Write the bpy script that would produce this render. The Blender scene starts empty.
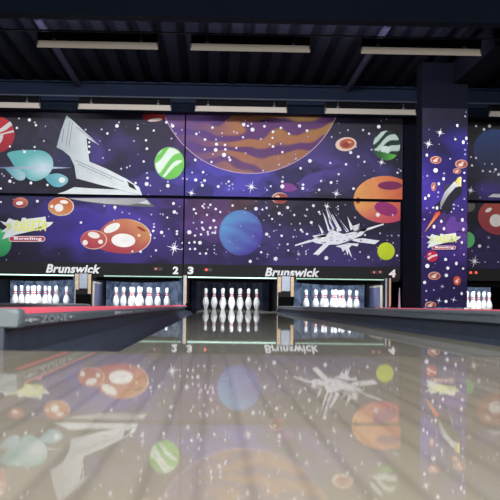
import bpy, bmesh, math, random
from mathutils import Vector, Matrix, noise
random.seed(7)
S = bpy.context.scene
COL = S.collection
PI = math.pi
# ------------------------------------------------------------------ camera frame
F = 1214.0                                  # focal length in pixels of the 500 x 500 frame
CAM = Vector((-0.302, -2.79, 0.115))
yc = Vector((214 - 250, -(303 - 250), -F)).normalized()
xc = Vector((math.cos(0.0136), -math.sin(0.0136), 0))
xc = (xc - yc * xc.dot(yc)).normalized()
zc = xc.cross(yc)
ROT = Matrix((xc, yc, zc))                  # camera -> world
def at(px, py, Y):
    """the point of the vertical plane y = Y that the photograph shows at (px, py)"""
    d = ROT @ Vector((px - 250, -(py - 250), -F))
    t = (Y - CAM.y) / d.y
    return CAM + d * t
def lin(c):
    return tuple((v / 255 / 12.92) if v <= 10 else ((v / 255 + .055) / 1.055) ** 2.4 for v in c)

# ------------------------------------------------------------------ materials
def nodes(name):
    m = bpy.data.materials.new(name); m.use_nodes = True
    nt = m.node_tree
    return m, nt, nt.nodes['Principled BSDF']
def mat(name, rgb, rough=.5, metal=0., spec=.5, bump=0., scale=40., var=.12, emit=None, es=0.):
    """a plain surface: colour broken up by noise, a little bump"""
    m, nt, b = nodes(name)
    tc = nt.nodes.new('ShaderNodeTexCoord'); n = nt.nodes.new('ShaderNodeTexNoise')
    n.inputs['Scale'].default_value = scale; n.inputs['Detail'].default_value = 4
    nt.links.new(tc.outputs['Object'], n.inputs['Vector'])
    r = nt.nodes.new('ShaderNodeMixRGB')
    r.inputs[1].default_value = (*[max(0, c * (1 - var)) for c in rgb], 1)
    r.inputs[2].default_value = (*[min(1, c * (1 + var)) for c in rgb], 1)
    nt.links.new(n.outputs['Fac'], r.inputs[0]); nt.links.new(r.outputs[0], b.inputs['Base Color'])
    b.inputs['Roughness'].default_value = rough; b.inputs['Metallic'].default_value = metal
    b.inputs['Specular IOR Level'].default_value = spec
    if bump:
        bp = nt.nodes.new('ShaderNodeBump'); bp.inputs['Strength'].default_value = bump; bp.inputs['Distance'].default_value = .01
        nt.links.new(n.outputs['Fac'], bp.inputs['Height']); nt.links.new(bp.outputs[0], b.inputs['Normal'])
    if emit:
        b.inputs['Emission Color'].default_value = (*emit, 1); b.inputs['Emission Strength'].default_value = es
    return m
def ink_mat():
    m, nt, b = nodes('mural_ink')
    a = nt.nodes.new('ShaderNodeAttribute'); a.attribute_name = 'Col'
    tc = nt.nodes.new('ShaderNodeTexCoord'); n = nt.nodes.new('ShaderNodeTexNoise'); n.inputs['Scale'].default_value = 6; n.inputs['Detail'].default_value = 5
    mr = nt.nodes.new('ShaderNodeMapRange'); mr.inputs['To Min'].default_value = .86; mr.inputs['To Max'].default_value = 1.14
    mx = nt.nodes.new('ShaderNodeVectorMath'); mx.operation = 'SCALE'
    nt.links.new(tc.outputs['Object'], n.inputs['Vector']); nt.links.new(n.outputs['Fac'], mr.inputs['Value'])
    nt.links.new(a.outputs['Color'], mx.inputs[0]); nt.links.new(mr.outputs[0], mx.inputs['Scale'])
    nt.links.new(mx.outputs[0], b.inputs['Base Color'])
    b.inputs['Roughness'].default_value = .5; b.inputs['Specular IOR Level'].default_value = .2
    return m
def board_mat(name, ca, cb, width, rough, joint=.35, spec=.5, haze=0.):
    """long boards running away from the camera: each board its own tint, a dark joint, grain along it"""
    m, nt, b = nodes(name); L = nt.links.new
    tc = nt.nodes.new('ShaderNodeTexCoord'); sp = nt.nodes.new('ShaderNodeSeparateXYZ'); L(tc.outputs['Object'], sp.inputs[0])
    dv = nt.nodes.new('ShaderNodeMath'); dv.operation = 'DIVIDE'; dv.inputs[1].default_value = width; L(sp.outputs['X'], dv.inputs[0])
    fl = nt.nodes.new('ShaderNodeMath'); fl.operation = 'FLOOR'; L(dv.outputs[0], fl.inputs[0])
    fr = nt.nodes.new('ShaderNodeMath'); fr.operation = 'FRACT'; L(dv.outputs[0], fr.inputs[0])
    wn = nt.nodes.new('ShaderNodeTexWhiteNoise'); wn.noise_dimensions = '1D'; L(fl.outputs[0], wn.inputs['W'])
    mp = nt.nodes.new('ShaderNodeMapping'); mp.inputs['Scale'].default_value = (60, 1.2, 1); L(tc.outputs['Object'], mp.inputs[0])
    gn = nt.nodes.new('ShaderNodeTexNoise'); gn.inputs['Scale'].default_value = 1; gn.inputs['Detail'].default_value = 5; L(mp.outputs[0], gn.inputs['Vector'])
    ad = nt.nodes.new('ShaderNodeMath'); ad.operation = 'MULTIPLY_ADD'; ad.inputs[1].default_value = .45; L(gn.outputs['Fac'], ad.inputs[0])
    h = nt.nodes.new('ShaderNodeMath'); h.operation = 'MULTIPLY'; h.inputs[1].default_value = .6; L(wn.outputs['Value'], h.inputs[0]); L(h.outputs[0], ad.inputs[2])
    mx = nt.nodes.new('ShaderNodeMixRGB'); mx.inputs[1].default_value = (*ca, 1); mx.inputs[2].default_value = (*cb, 1); L(ad.outputs[0], mx.inputs[0])
    # joint darkening on every board edge, stronger on some
    pg = nt.nodes.new('ShaderNodeMath'); pg.operation = 'PINGPONG'; pg.inputs[1].default_value = .5; L(fr.outputs[0], pg.inputs[0])
    mr = nt.nodes.new('ShaderNodeMapRange'); mr.inputs['From Max'].default_value = .16; mr.inputs['To Min'].default_value = joint; mr.inputs['To Max'].default_value = 1; L(pg.outputs[0], mr.inputs['Value'])
    sc = nt.nodes.new('ShaderNodeVectorMath'); sc.operation = 'SCALE'; L(mx.outputs[0], sc.inputs[0]); L(mr.outputs[0], sc.inputs['Scale'])
    L(sc.outputs[0], b.inputs['Base Color'])
    b.inputs['Roughness'].default_value = rough; b.inputs['Specular IOR Level'].default_value = spec
    if haze:                              # worn, dull film over part of the gloss
        d = nt.nodes.new('ShaderNodeBsdfDiffuse'); L(sc.outputs[0], d.inputs['Color'])
        ms = nt.nodes.new('ShaderNodeMixShader'); ms.inputs[0].default_value = haze
        L(b.outputs[0], ms.inputs[1]); L(d.outputs[0], ms.inputs[2]); L(ms.outputs[0], nt.nodes['Material Output'].inputs['Surface'])
    return m
def curtain_mat(name, ca, cb):
    m, nt, b = nodes(name); L = nt.links.new
    tc = nt.nodes.new('ShaderNodeTexCoord'); mp = nt.nodes.new('ShaderNodeMapping'); mp.inputs['Scale'].default_value = (5, 1, 3)
    n = nt.nodes.new('ShaderNodeTexNoise'); n.inputs['Scale'].default_value = 1.6; n.inputs['Detail'].default_value = 6; n.inputs['Distortion'].default_value = 1.2
    cr = nt.nodes.new('ShaderNodeValToRGB'); cr.color_ramp.elements[0].position = .35; cr.color_ramp.elements[1].position = .72
    cr.color_ramp.elements[0].color = (*ca, 1); cr.color_ramp.elements[1].color = (*cb, 1)
    L(tc.outputs['Object'], mp.inputs[0]); L(mp.outputs[0], n.inputs['Vector']); L(n.outputs['Fac'], cr.inputs[0]); L(cr.outputs[0], b.inputs['Base Color'])
    b.inputs['Roughness'].default_value = .6
    return m
INK = ink_mat()
M = dict(
    black=mat('black_paint', (.006, .006, .008), .5, spec=.2),
    soot=mat('soot_black', (.004, .004, .005), .85, spec=.05),
    navy=mat('navy_paint', (.006, .011, .027), .7, spec=.1, var=.25, scale=3),
    navy_dark=mat('dark_navy_paint', (.0036, .0044, .010), .85, spec=.06, var=.3, scale=2),
    pipe=mat('violet_grey_pipe', (.017, .016, .036), .7, spec=.15, var=.2),
    duct=mat('dark_duct_metal', (.0035, .0035, .008), .8, spec=.05, var=.3, scale=4),
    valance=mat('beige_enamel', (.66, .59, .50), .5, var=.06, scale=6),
    valance_darkened=mat('light_offset_beige_enamel', (.33, .295, .25), .5, var=.06, scale=6),  # same enamel, colour lowered to offset mural light on the farther row
    steel=mat('brushed_steel', (.34, .39, .48), .35, .75, var=.25, scale=14),
    warm_glint=mat('warm_glint_metal', (.60, .45, .29), .35, .5, var=.3, scale=20),  # warm tint paints glints of warm light onto the metal trims
    rail=mat('grey_plastic', (.22, .27, .31), .38, var=.25, scale=14, bump=.05),
    railface=mat('slate_plastic', (.055, .072, .095), .35, var=.3, scale=20),
    red=mat('red_glow_plastic', (.75, .10, .15), .4, emit=(1, .13, .2), es=.42, var=.1),
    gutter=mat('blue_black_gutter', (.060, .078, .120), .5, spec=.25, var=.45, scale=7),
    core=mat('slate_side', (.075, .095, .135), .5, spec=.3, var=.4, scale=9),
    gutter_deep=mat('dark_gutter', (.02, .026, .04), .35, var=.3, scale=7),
    pin=mat('white_pin_plastic', (.86, .87, .88), .25, var=.02),
    pinred=mat('red_pin_paint', (.55, .03, .05), .3, var=.05),
    white=mat('white_print', (.82, .84, .86), .5, var=.03),
    print_grey=mat('grey_print', (.7, .74, .8), .5, var=.1),
    tube=mat('fluorescent_tube', (.9, .9, .9), .3, emit=(1, .97, .92), es=3),
    strip=mat('green_white_tube', (.8, .9, .85), .3, emit=(.55, 1, .82), es=1.6, var=.05),
    strip_dim=mat('dim_green_tube', (.5, .65, .55), .3, emit=(.3, .75, .55), es=.5, var=.1),
    led=mat('red_indicator', (.8, .05, .03), .3, emit=(1, .06, .03), es=3),
    led_dim=mat('dim_red_indicator', (.35, .06, .05), .3, emit=(1, .35, .28), es=.5),
    bezel=mat('dark_red_bezel', (.02, .005, .005), .4),
    wall=mat('dark_wall_paint', (.006, .006, .010), .85, spec=.1, var=.2, scale=2),
    concrete=mat('dark_concrete', (.03, .03, .034), .9, var=.3, scale=3),
    wire=mat('dark_wire', (.05, .055, .075), .5),
    beige=mat('beige_frame', (.62, .55, .45), .4, var=.1),
    bluepanel=mat('blue_grey_panel', (.12, .13, .24), .5, var=.4, scale=9),
    curtain=curtain_mat('blue_pit_curtain', (.07, .11, .27), (.50, .64, .90)),
    curtain_dark=curtain_mat('dark_pit_curtain', (.010, .013, .030), (.045, .058, .12)),
    foul=mat('dark_foul_strip', (.05, .05, .05), .2),
    approach=board_mat('approach_boards', (.29, .265, .215), (.40, .37, .31), .0345, .022, joint=.76, haze=.30),
    lane=board_mat('lane_boards', (.26, .25, .22), (.34, .33, .29), .0269, .018, joint=.8, haze=.27),
)
# ------------------------------------------------------------------ object helpers
def link(name, bm, m=None, parent=None, origin=None, mats=None, smooth=False):
    """one mesh object; vertices come in world space and are moved into the object's own frame"""
    o0 = Vector(origin) if origin is not None else (Vector(parent['o0']) if parent is not None else Vector((0, 0, 0)))
    bmesh.ops.translate(bm, verts=bm.verts, vec=-o0)
    me = bpy.data.meshes.new(name); bm.to_mesh(me); bm.free()
    for mm in (mats or ([m] if m else [])): me.materials.append(mm)
    if smooth:
        for p in me.polygons: p.use_smooth = True
    o = bpy.data.objects.new(name, me); COL.objects.link(o)
    if parent is not None:
        o.parent = parent; o.location = o0 - Vector(parent['o0'])
    else:
        o.location = o0
    o['o0'] = tuple(o0)
    return o
def empty(name, origin):
    o = bpy.data.objects.new(name, None); COL.objects.link(o); o.location = origin; o['o0'] = tuple(origin); o.empty_display_size = .1
    return o
def tag(o, label=None, cat=None, group=None, kind=None):
    if label: o['label'] = label
    if cat: o['category'] = cat
    if group: o['group'] = group
    if kind: o['kind'] = kind
    return o
def box(bm, x0, x1, y0, y1, z0, z1, bev=0):
    r = bmesh.ops.create_cube(bm, size=1)
    vs = r['verts']
    bmesh.ops.scale(bm, vec=(x1 - x0, y1 - y0, z1 - z0), verts=vs)
    bmesh.ops.translate(bm, vec=((x0 + x1) / 2, (y0 + y1) / 2, (z0 + z1) / 2), verts=vs)
    if bev:
        es = list({e for v in vs for e in v.link_edges})
        bmesh.ops.bevel(bm, geom=es, offset=bev, segments=2, affect='EDGES', profile=.5)
    return vs
def B(*a, **k):
    bm = bmesh.new(); box(bm, *a, **k); return bm
def extrude_y(pts, y0, y1, bm=None, closed=True):
    """a profile of (x, z) points drawn out from y0 to y1"""
    bm = bm or bmesh.new()
    a = [bm.verts.new((x, y0, z)) for x, z in pts]; b = [bm.verts.new((x, y1, z)) for x, z in pts]
    n = len(pts)
    for i in range(n if closed else n - 1):
        j = (i + 1) % n; bm.faces.new((a[i], a[j], b[j], b[i]))
    if closed:
        bm.faces.new(a[::-1]); bm.faces.new(b)
    bmesh.ops.recalc_face_normals(bm, faces=bm.faces)
    return bm
def extrude_x(pts, x0, x1, bm=None):
    bm = bm or bmesh.new()
    a = [bm.verts.new((x0, y, z)) for y, z in pts]; b = [bm.verts.new((x1, y, z)) for y, z in pts]
    n = len(pts)
    for i in range(n):
        j = (i + 1) % n; bm.faces.new((a[i], a[j], b[j], b[i]))
    bm.faces.new(a[::-1]); bm.faces.new(b)
    bmesh.ops.recalc_face_normals(bm, faces=bm.faces)
    return bm
def tube(p, q, r, seg=12, bm=None):
    bm = bm or bmesh.new()
    p, q = Vector(p), Vector(q); d = q - p
    rr = bmesh.ops.create_cone(bm, cap_ends=True, segments=seg, radius1=r, radius2=r, depth=d.length)
    mt = Matrix.Translation((p + q) / 2) @ d.to_track_quat('Z', 'Y').to_matrix().to_4x4()
    bmesh.ops.transform(bm, matrix=mt, verts=rr['verts'])
    return bm
def lathe(profile, seg=28):
    bm = bmesh.new(); rings = []
    for r, z in profile:
        if r < 1e-5: rings.append([bm.verts.new((0, 0, z))])
        else: rings.append([bm.verts.new((r * math.cos(2 * PI * i / seg), r * math.sin(2 * PI * i / seg), z)) for i in range(seg)])
    for a, b in zip(rings, rings[1:]):
        for i in range(seg):
            j = (i + 1) % seg
            if len(a) == 1: bm.faces.new((a[0], b[j], b[i]))
            elif len(b) == 1: bm.faces.new((a[i], a[j], b[0]))
            else: bm.faces.new((a[i], a[j], b[j], b[i]))
    bmesh.ops.recalc_face_normals(bm, faces=bm.faces)
    return bm
def text_mesh(s, shear=0., bold=0.):
    c = bpy.data.curves.new('t', 'FONT'); c.body = s; c.shear = shear; c.offset = bold; c.resolution_u = 4; c.space_character = 1 + bold * 1.6
    o = bpy.data.objects.new('t', c); COL.objects.link(o); bpy.context.view_layer.update()
    me = bpy.data.meshes.new_from_object(o.evaluated_get(bpy.context.evaluated_depsgraph_get()))
    bpy.data.objects.remove(o); bpy.data.curves.remove(c)
    return me
def text_bm(s, x0, x1, z0, z1, Y, shear=0., bold=0.):
    """lettering lying on the plane y = Y, filling the given rectangle"""
    me = text_mesh(s, shear, bold); bm = bmesh.new(); bm.from_mesh(me); bpy.data.meshes.remove(me)
    xs = [v.co.x for v in bm.verts]; ys = [v.co.y for v in bm.verts]
    a, b, c, d = min(xs), max(xs), min(ys), max(ys)
    for v in bm.verts:
        v.co = Vector((x0 + (v.co.x - a) / (b - a) * (x1 - x0), Y, z0 + (v.co.y - c) / (d - c) * (z1 - z0)))
    return bm

# ------------------------------------------------------------------ the setting
LX = [-3.405, -1.605, 0.006, 1.815, 4.222]            # lane centres
HW, GW = .525, .235
XL, XR, YB, YE, ZC = -6.0, 7.2, -9.0, 21.6, 3.86
YM = 17.75                                          # face of the masking panels
tag(link('floor', B(XL, XR, YB, YE, -.42, -.32), M['concrete']), kind='structure')
ap = link('floor_approach', B(XL, XR, YB, 0, -.32, 0), M['approach']); tag(ap, kind='structure')
tag(link('wall_left', B(XL - .12, XL, YB, YE, -.4, ZC + .2), M['wall']), kind='structure')
tag(link('wall_right', B(XR, XR + .12, YB, YE, -.4, ZC + .2), M['wall']), kind='structure')
tag(link('wall_back', B(XL - .12, XR + .12, YE, YE + .12, -.4, ZC + .2), M['wall']), kind='structure')
tag(link('wall_front', B(XL - .12, XR + .12, YB - .12, YB, -.4, ZC + .2), M['wall']), kind='structure')
# ribbed roof deck: trapezoid ribs running the length of the hall
pts = []; x = XL; pitch = .31
while x < XR:
    pts += [(x, ZC - .08), (x + .13, ZC - .08), (x + .17, ZC), (x + .27, ZC)]; x += pitch
pts += [(x, ZC - .08), (x, ZC + .2), (XL, ZC + .2)]
tag(link('ceiling', extrude_y(pts, YB, YE), M['navy_dark']), kind='structure')
def ibeam(Y, z0, z1, w):
    t = .03; h = w / 2
    return extrude_x([(Y - h, z0), (Y + h, z0), (Y + h, z0 + t), (Y + .01, z0 + t), (Y + .01, z1 - t), (Y + h, z1 - t), (Y + h, z1), (Y - h, z1), (Y - h, z1 - t), (Y - .01, z1 - t), (Y - .01, z0 + t), (Y - h, z0 + t)], XL, XR)
tag(link('roof_beam', ibeam(10.9, 3.33, 3.79, .26), M['navy'], origin=(0, 10.9, 3.33)), 'dark navy steel roof beam crossing the hall at the top of the photo', 'roof beam', 'roof beams')
tag(link('roof_beam', ibeam(17.5, 3.30, 3.79, .24), M['navy'], origin=(0, 17.5, 3.3)), 'dark navy steel roof beam right above the painted space panels', 'roof beam', 'roof beams')
wm = link('wall_masking', B(XL, XR, YM + .06, YM + .16, .60, 3.80), M['navy_dark']); tag(wm, kind='structure')

# pipes and the square duct under the roof
def lateral(px, py, z):
    d = ROT @ Vector((px - 250, -(py - 250), -F)); return CAM.x + d.x * (z - CAM.z) / d.z
xa = lateral(52, 50, 3.62)
tag(link('ceiling_pipe', tube((xa, 11.05, 3.725), (xa, 17.36, 3.725), .05), M['pipe'], origin=(xa, 8, 3.71), smooth=False), 'violet grey pipe running under the ribbed ceiling on the left', 'pipe', 'ceiling pipes')
xb = lateral(372, 58, 3.62)
tag(link('ceiling_pipe', tube((xb, 11.05, 3.725), (xb, 17.36, 3.725), .05), M['pipe'], origin=(xb, 8, 3.71)), 'violet grey pipe running under the ribbed ceiling behind the right light fixture', 'pipe', 'ceiling pipes')
xd = lateral(468, 83, 3.42)
tag(link('air_duct', B(xd - .17, xd + .17, 12.5, 15.2, 3.45, 3.775, bev=.02), M['duct'], origin=(xd, 12.5, 3.45)), 'square dark air duct running along the ceiling towards the painted column', 'duct')

# ------------------------------------------------------------------ lanes, gutters, cappings
lane_names = ['first', 'second', 'third', 'fourth', 'fifth']
lane_says = ['wooden lane at the far left leading to the first pin rack', 'wooden lane behind the red topped capping leading to the second pin rack',
             'glossy wooden lane in the middle reflecting the mural and its pin rack', 'wooden lane right of the middle one leading to the fourth pin rack',
             'wooden lane at the far right running past the painted column']
for i, cx in enumerate(LX):
    ln = link('bowling_lane', B(cx - HW, cx + HW, .012, 19.36, -.30, 0), M['lane'], origin=(cx, 0, -.30))
    tag(ln, lane_says[i], 'bowling lane', 'bowling lanes')
    for s, w in ((-1, 'left'), (1, 'right')):
        a, b = cx + s * HW, cx + s * (HW + GW)
        e = .004 * s
        prof = [(a + e + (b - a - 2 * e) * k / 14, -.008 - .085 * math.sin(PI * k / 14) ** .8) for k in range(15)]
        prof += [(b - e, -.30), (a + e, -.30)]
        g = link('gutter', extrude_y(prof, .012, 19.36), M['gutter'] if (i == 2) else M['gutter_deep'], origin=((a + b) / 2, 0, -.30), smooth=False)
        tag(g, 'blue black gutter channel on the %s side of the %s lane from the left' % (w, lane_names[i]), 'gutter', 'gutters beside the lanes')
tag(link('foul_strip', B(XL, XR, .0005, .0115, -.30, .0004), M['foul']), 'thin dark strip across the lanes where the approach floor ends', 'strip')

# cappings (the raised dividers between neighbouring lanes)
def capping(x0, x1, zf, zt, label, y1=17.62, face=.054):
    xm = (x0 + x1) / 2
    r = empty('lane_divider', (xm, 0, -.30)); tag(r, label, 'lane divider', 'raised dividers between the lanes')
    link('core', B(x0 + .03, x1 - .03, .02, y1, -.30, zf - .03), M['core'], r)
    # overhanging cap with two lips, slightly crowned
    w = (x1 - x0)
    prof = [(x0, face), (x0 - .004, zf - .006), (x0, zf), (x0 + .30 * w, zf + .85 * (zt - zf)), (xm, zt), (x1 - .30 * w, zf + .85 * (zt - zf)), (x1, zf), (x1 + .004, zf - .006), (x1, face), (x1 - .045, face), (x0 + .045, face)]
    link('cap', extrude_y(prof, .02, y1), M['rail'], r)
    return r
# first / second
capping(LX[0] + HW + GW, LX[1] - HW - GW, .088, .098, 'grey lane divider far left, behind the red topped divider, below the first pins')
# second / third: grey lip with lettering, glowing red top
x0, x1 = LX[1] + HW + GW, LX[2] - HW - GW
r23 = capping(x0, x1, .082, .094, 'grey lane divider with red top and white lettering, left of the middle lane')
top = [(x1 - .002, .0838), (x1 - .018, .0928), (x1 - .036, .0968), (x0 + .003, .0968), (x0 + .003, .0835)]
link('red_top', extrude_y(top, .16, 17.6), M['red'], r23).__setitem__('label', 'glowing red top strip')
link('red_underside', B(x1 - .032, x1 - .018, .05, 12, .0522, .0545), M['red'], r23).__setitem__('label', 'red strip under the lip')
# blunt nose where this divider starts at the approach
nose = bmesh.new()
nx = [(x0 - .10, .0), (x1 + .003, .0)]
box(nose, x0 - .30, x1 + .005, .03, .13, .049, .0965, bev=.012)
link('nose', nose, M['rail'], r23)
# its lettering, on the face that looks to the middle lane
def face_text(s, ya, yb, za, zb, m, parent, name):
    me = text_mesh(s, 0, .01); bm = bmesh.new(); bm.from_mesh(me); bpy.data.meshes.remove(me)
    xs = [v.co.x for v in bm.verts]; ys = [v.co.y for v in bm.verts]
    for v in bm.verts:
        u = (v.co.x - min(xs)) / (max(xs) - min(xs)); w = (v.co.y - min(ys)) / (max(ys) - min(ys))
        v.co = Vector((x1 + .0062, ya + u * (yb - ya), za + w * (zb - za)))
    return link(name, bm, m, parent)
face_text('ZONE', .36, .93, .058, .076, M['print_grey'], r23, 'lettering').__setitem__('label', 'pale printed lettering ZONE')
for ya, yb, za, zb in ((.12, .17, .066, .070), (.18, .22, .063, .072), (.245, .26, .066, .070), (.275, .33, .066, .069), (1.0, 1.06, .064, .071), (1.12, 1.15, .066, .069),
                       (2.75, 2.78, .06, .076), (2.83, 2.9, .063, .074), (2.93, 3.0, .063, .074), (3.04, 3.12, .063, .074), (3.2, 3.9, .064, .07), (4.2, 5.2, .066, .07), (6.0, 8.0, .068, .072)):
    link('printed_mark', B(x1 + .0042, x1 + .0064, ya, yb, za, zb), M['print_grey'], r23)
# third / fourth
x0, x1 = LX[2] + HW + GW, LX[3] - HW - GW
r34 = capping(x0, x1, .100, .1035, 'long grey lane divider with red top, right of the middle lane', face=.056)
link('red_top', B(x0 + .05, x1 - .02, .1, 5.6, .1005, .1062, bev=.002), M['red'], r34).__setitem__('label', 'glowing red top strip')
link('lip_groove', extrude_y([(x0 - .0066, .084), (x0 - .0066, .087), (x0 + .01, .087), (x0 + .01, .084)], .02, 17.6), M['railface'], r34)
# fourth / fifth (wide, carries the painted column)
x0, x1 = LX[3] + HW + GW, LX[4] - HW - GW
capping(x0, x1, .094, .096, 'wide grey lane divider carrying the painted column')

for o in [o for o in bpy.data.objects if o.type == 'MESH' and o.parent is not None and o.parent.name.startswith('lane_divider')]:
    for v in o.data.vertices: v.co.z -= .0013 * max(0, v.co.y + o.parent.location.y)
# ------------------------------------------------------------------ pins
pin_prof = [(0, 0), (.0255, 0), (.0285, .006), (.0365, .03), (.0455, .06), (.0555, .09), (.0604, .1143), (.0590, .135), (.0520, .165), (.0405, .195), (.0300, .222), (.0248, .242), (.0235, .256), (.0245, .275), (.0275, .297), (.0308, .318), (.0322, .338), (.0308, .356), (.0255, .370), (.0150, .3785), (0, .381)]
def pin_r(z):
    for (r0, z0), (r1, z1) in zip(pin_prof[1:], pin_prof[2:]):
        if z0 <= z <= z1 and z1 > z0: return r0 + (r1 - r0) * (z - z0) / (z1 - z0)
pin0 = link('bowling_pin', lathe(pin_prof), M['pin'], origin=(0, 0, 0), smooth=True)
for za, zb in ((.228, .245), (.262, .279)):
    n = 5
    ring = [(pin_r(za), za)] + [(pin_r(za + (zb - za) * k / n) + .0009, za + (zb - za) * k / n) for k in range(n + 1)] + [(pin_r(zb), zb)]
    link('neck_stripe', lathe(ring), M['pinred'], pin0, smooth=True).__setitem__('label', 'red neck stripe')
spots = []
row_say = {0: ['head pin at the front tip'], 1: ['left pin of the second row', 'right pin of the second row'], 2: ['left pin of the third row', 'middle pin of the third row', 'right pin of the third row'],
           3: ['leftmost pin of the back row', 'second pin from the left in the back row', 'third pin from the left in the back row', 'rightmost pin of the back row']}
used = False
for li, cx in enumerate(LX):
    for row in range(4):
        for k in range(row + 1):
            if li == 4 and (row, k) not in ((0, 0), (1, 1), (2, 1), (2, 2), (3, 2), (3, 3)): continue   # the column hides the others
            loc = Vector((cx + (k - row / 2) * .3048, 18.29 + row * .264, 0))
            if not used: p = pin0; used = True
            else:
                p = pin0.copy(); COL.objects.link(p)
                for ch in list(pin0.children):
                    c = ch.copy(); COL.objects.link(c); c.parent = p
            p.location = loc; p.rotation_euler = (0, 0, random.random() * 6)
            where = ['far left rack', 'rack under number 2', 'middle lane rack', 'rack by number 4', 'rack beside the column'][li]
            tag(p, 'white bowling pin, %s, %s' % (row_say[row][k], where), 'bowling pin', 'bowling pins in the racks')

# ------------------------------------------------------------------ pits: curtains, sweep bars, kickbacks
pit_say = ['far left pin rack', 'second pin rack from the left', 'middle pin rack', 'fourth pin rack from the left', 'pin rack right of the painted column']
for i, cx in enumerate(LX):
    w = HW + GW - .02
    bm = bmesh.new(); n = 24; rows = []
    for j in range(9):
        z = -.30 + .86 * j / 8
        rows.append([bm.verts.new((cx - w + 2 * w * k / n, 20.25 + .035 * math.sin(k * 1.3 + i) - .02 * j / 8, z)) for k in range(n + 1)])
    for a, b in zip(rows, rows[1:]):
        for k in range(n): bm.faces.new((a[k], a[k + 1], b[k + 1], b[k]))
    c = link('pit_curtain', bm, M['curtain_dark'] if i == 2 else M['curtain'], origin=(cx, 20.25, -.30), smooth=True)
    tag(c, ('dark navy' if i == 2 else 'blue') + ' hanging curtain behind the ' + pit_say[i], 'curtain', 'pit curtains')
    # sweep bar: black blade with a drooping lower edge between two end arms
    sw = empty('pin_sweep', (cx, 17.84, .42)); tag(sw, 'black pin sweep bar hung above the ' + pit_say[i], 'pin sweep', 'pin sweeps')
    pr = [(cx - w + .03 + (2 * w - .06) * k / 16, .478 - (.035 if i != 2 else .015) * math.sin(PI * k / 16)) for k in range(17)]
    link('blade', extrude_y(pr + [(cx + w - .03, .60), (cx - w + .03, .60)], 17.83, 17.85), M['soot'], sw)
    for s in (-1, 1):
        link('arm', B(min(cx + s * (w - .045), cx + s * .763), max(cx + s * (w - .045), cx + s * .763), 17.85, 18.5, .52, .58, bev=.004), M['black'], sw)
def kickback(x0, x1, label, inner_l=False, inner_r=False, narrow=False):
    xm = (x0 + x1) / 2
    k = empty('pit_partition', (xm, YM, -.32)); tag(k, label, 'partition', 'partitions between the pin pits')
    link('body', B(x0 + .004, x1 - .004, YM - .02, 20.9, -.32, .598), M['black'], k)
    yf = YM - .021
    if narrow:
        link('front_strip', B(x0 + .02, x0 + .055, yf - .014, yf, .06, .575, bev=.004), M['steel'], k).__setitem__('label', 'steel edge strip')
        link('front_strip', B(x1 - .045, x1 - .012, yf - .014, yf, .03, .575, bev=.004), M['warm_glint'], k).__setitem__('label', 'metal edge strip with painted warm glint')
        link('bumper', lathe_at((x1 + .02, yf - .0, .045), .05, .07), M['soot'], k).__setitem__('label', 'round black bumper')
    else:
        t = .055
        link('front_strip', B(x0 + .008, x0 + .008 + t, yf - .014, yf, .31, .575, bev=.004), M['warm_glint'], k).__setitem__('label', 'metal edge strip with painted warm glint')
        link('front_strip', B(x1 - .008 - t, x1 - .008, yf - .014, yf, .24, .575, bev=.004), M['warm_glint'], k).__setitem__('label', 'metal edge strip with painted warm glint')
        link('front_panel', B(x0 + .07, x1 - .07, yf - .010, yf, .33, .585, bev=.003), M['steel'], k).__setitem__('label', 'blue grey steel panel')  # steel above and black below copy a reflection's bright and dark halves
        link('dark_reflection_panel', B(x0 + .012, x1 - .012, yf - .012, yf, .06, .23, bev=.003), M['soot'], k)
        link('front_edge', B(x0 + .0, x0 + .012, yf - .016, yf, .0, .58), M['beige'], k)
    for s, on in ((-1, inner_l), (1, inner_r)):      # the sides that face into a pit
        if not on: continue
        xs = x0 if s < 0 else x1
        a, b = (xs - .004, xs + .004) if s < 0 else (xs - .004, xs + .004)
        link('side_panel', B(a, b, YM + .35, 19.6, .04, .44), M['bluepanel'], k).__setitem__('label', 'blue grey side panel')
        fr = bmesh.new(); q = .004 * s
        box(fr, a + q, b + q, YM + .12, YM + .38, .02, .46); box(fr, a + q, b + q, YM + .38, 19.6, .43, .46)
        link('side_frame', fr, M['beige'], k).__setitem__('label', 'pale beige frame')
    return k
def lathe_at(c, r, hh):
    bm = lathe([(0, -hh), (r * .7, -hh), (r, -hh * .6), (r, hh * .6), (r * .7, hh), (0, hh)], 20)
    bmesh.ops.translate(bm, verts=bm.verts, vec=c); return bm
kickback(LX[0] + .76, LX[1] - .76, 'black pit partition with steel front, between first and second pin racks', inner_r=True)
kickback(LX[1] + .76, LX[2] - .76, 'thin pit partition with metal edge, below the numbers 2 and 3', narrow=True)
kickback(LX[2] + .76, LX[3] - .76, 'black pit partition with steel front and painted warm glints, right of the middle pin rack')
k4 = kickback(LX[3] + .76, LX[3] + .76 + .13, 'black pit partition with pale edge, below the number 4', inner_l=True, narrow=True)
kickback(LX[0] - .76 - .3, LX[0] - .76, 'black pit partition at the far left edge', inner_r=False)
pA, pB = at(397.0, 306, YM - .05), at(401, 306, YM - .05); tp = at(399.3, 288, YM - .05)
bm = bmesh.new()
vs = [bm.verts.new(c) for c in ((pA.x, YM - .09, -.30), (pB.x, YM - .09, -.30), (pB.x, YM - .02, -.30), (pA.x, YM - .02, -.30), (tp.x - .004, YM - .06, tp.z), (tp.x + .008, YM - .06, tp.z), (tp.x + .008, YM - .04, tp.z), (tp.x - .004, YM - .04, tp.z))]
for f in ((0, 1, 5, 4), (1, 2, 6, 5), (2, 3, 7, 6), (3, 0, 4, 7), (4, 5, 6, 7), (3, 2, 1, 0)): bm.faces.new([vs[i] for i in f])
tag(link('guide_post', bm, M['steel'], origin=(pA.x, YM - .05, -.30)), 'small tapering steel post beside the black partition under the number 4', 'post')

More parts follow.
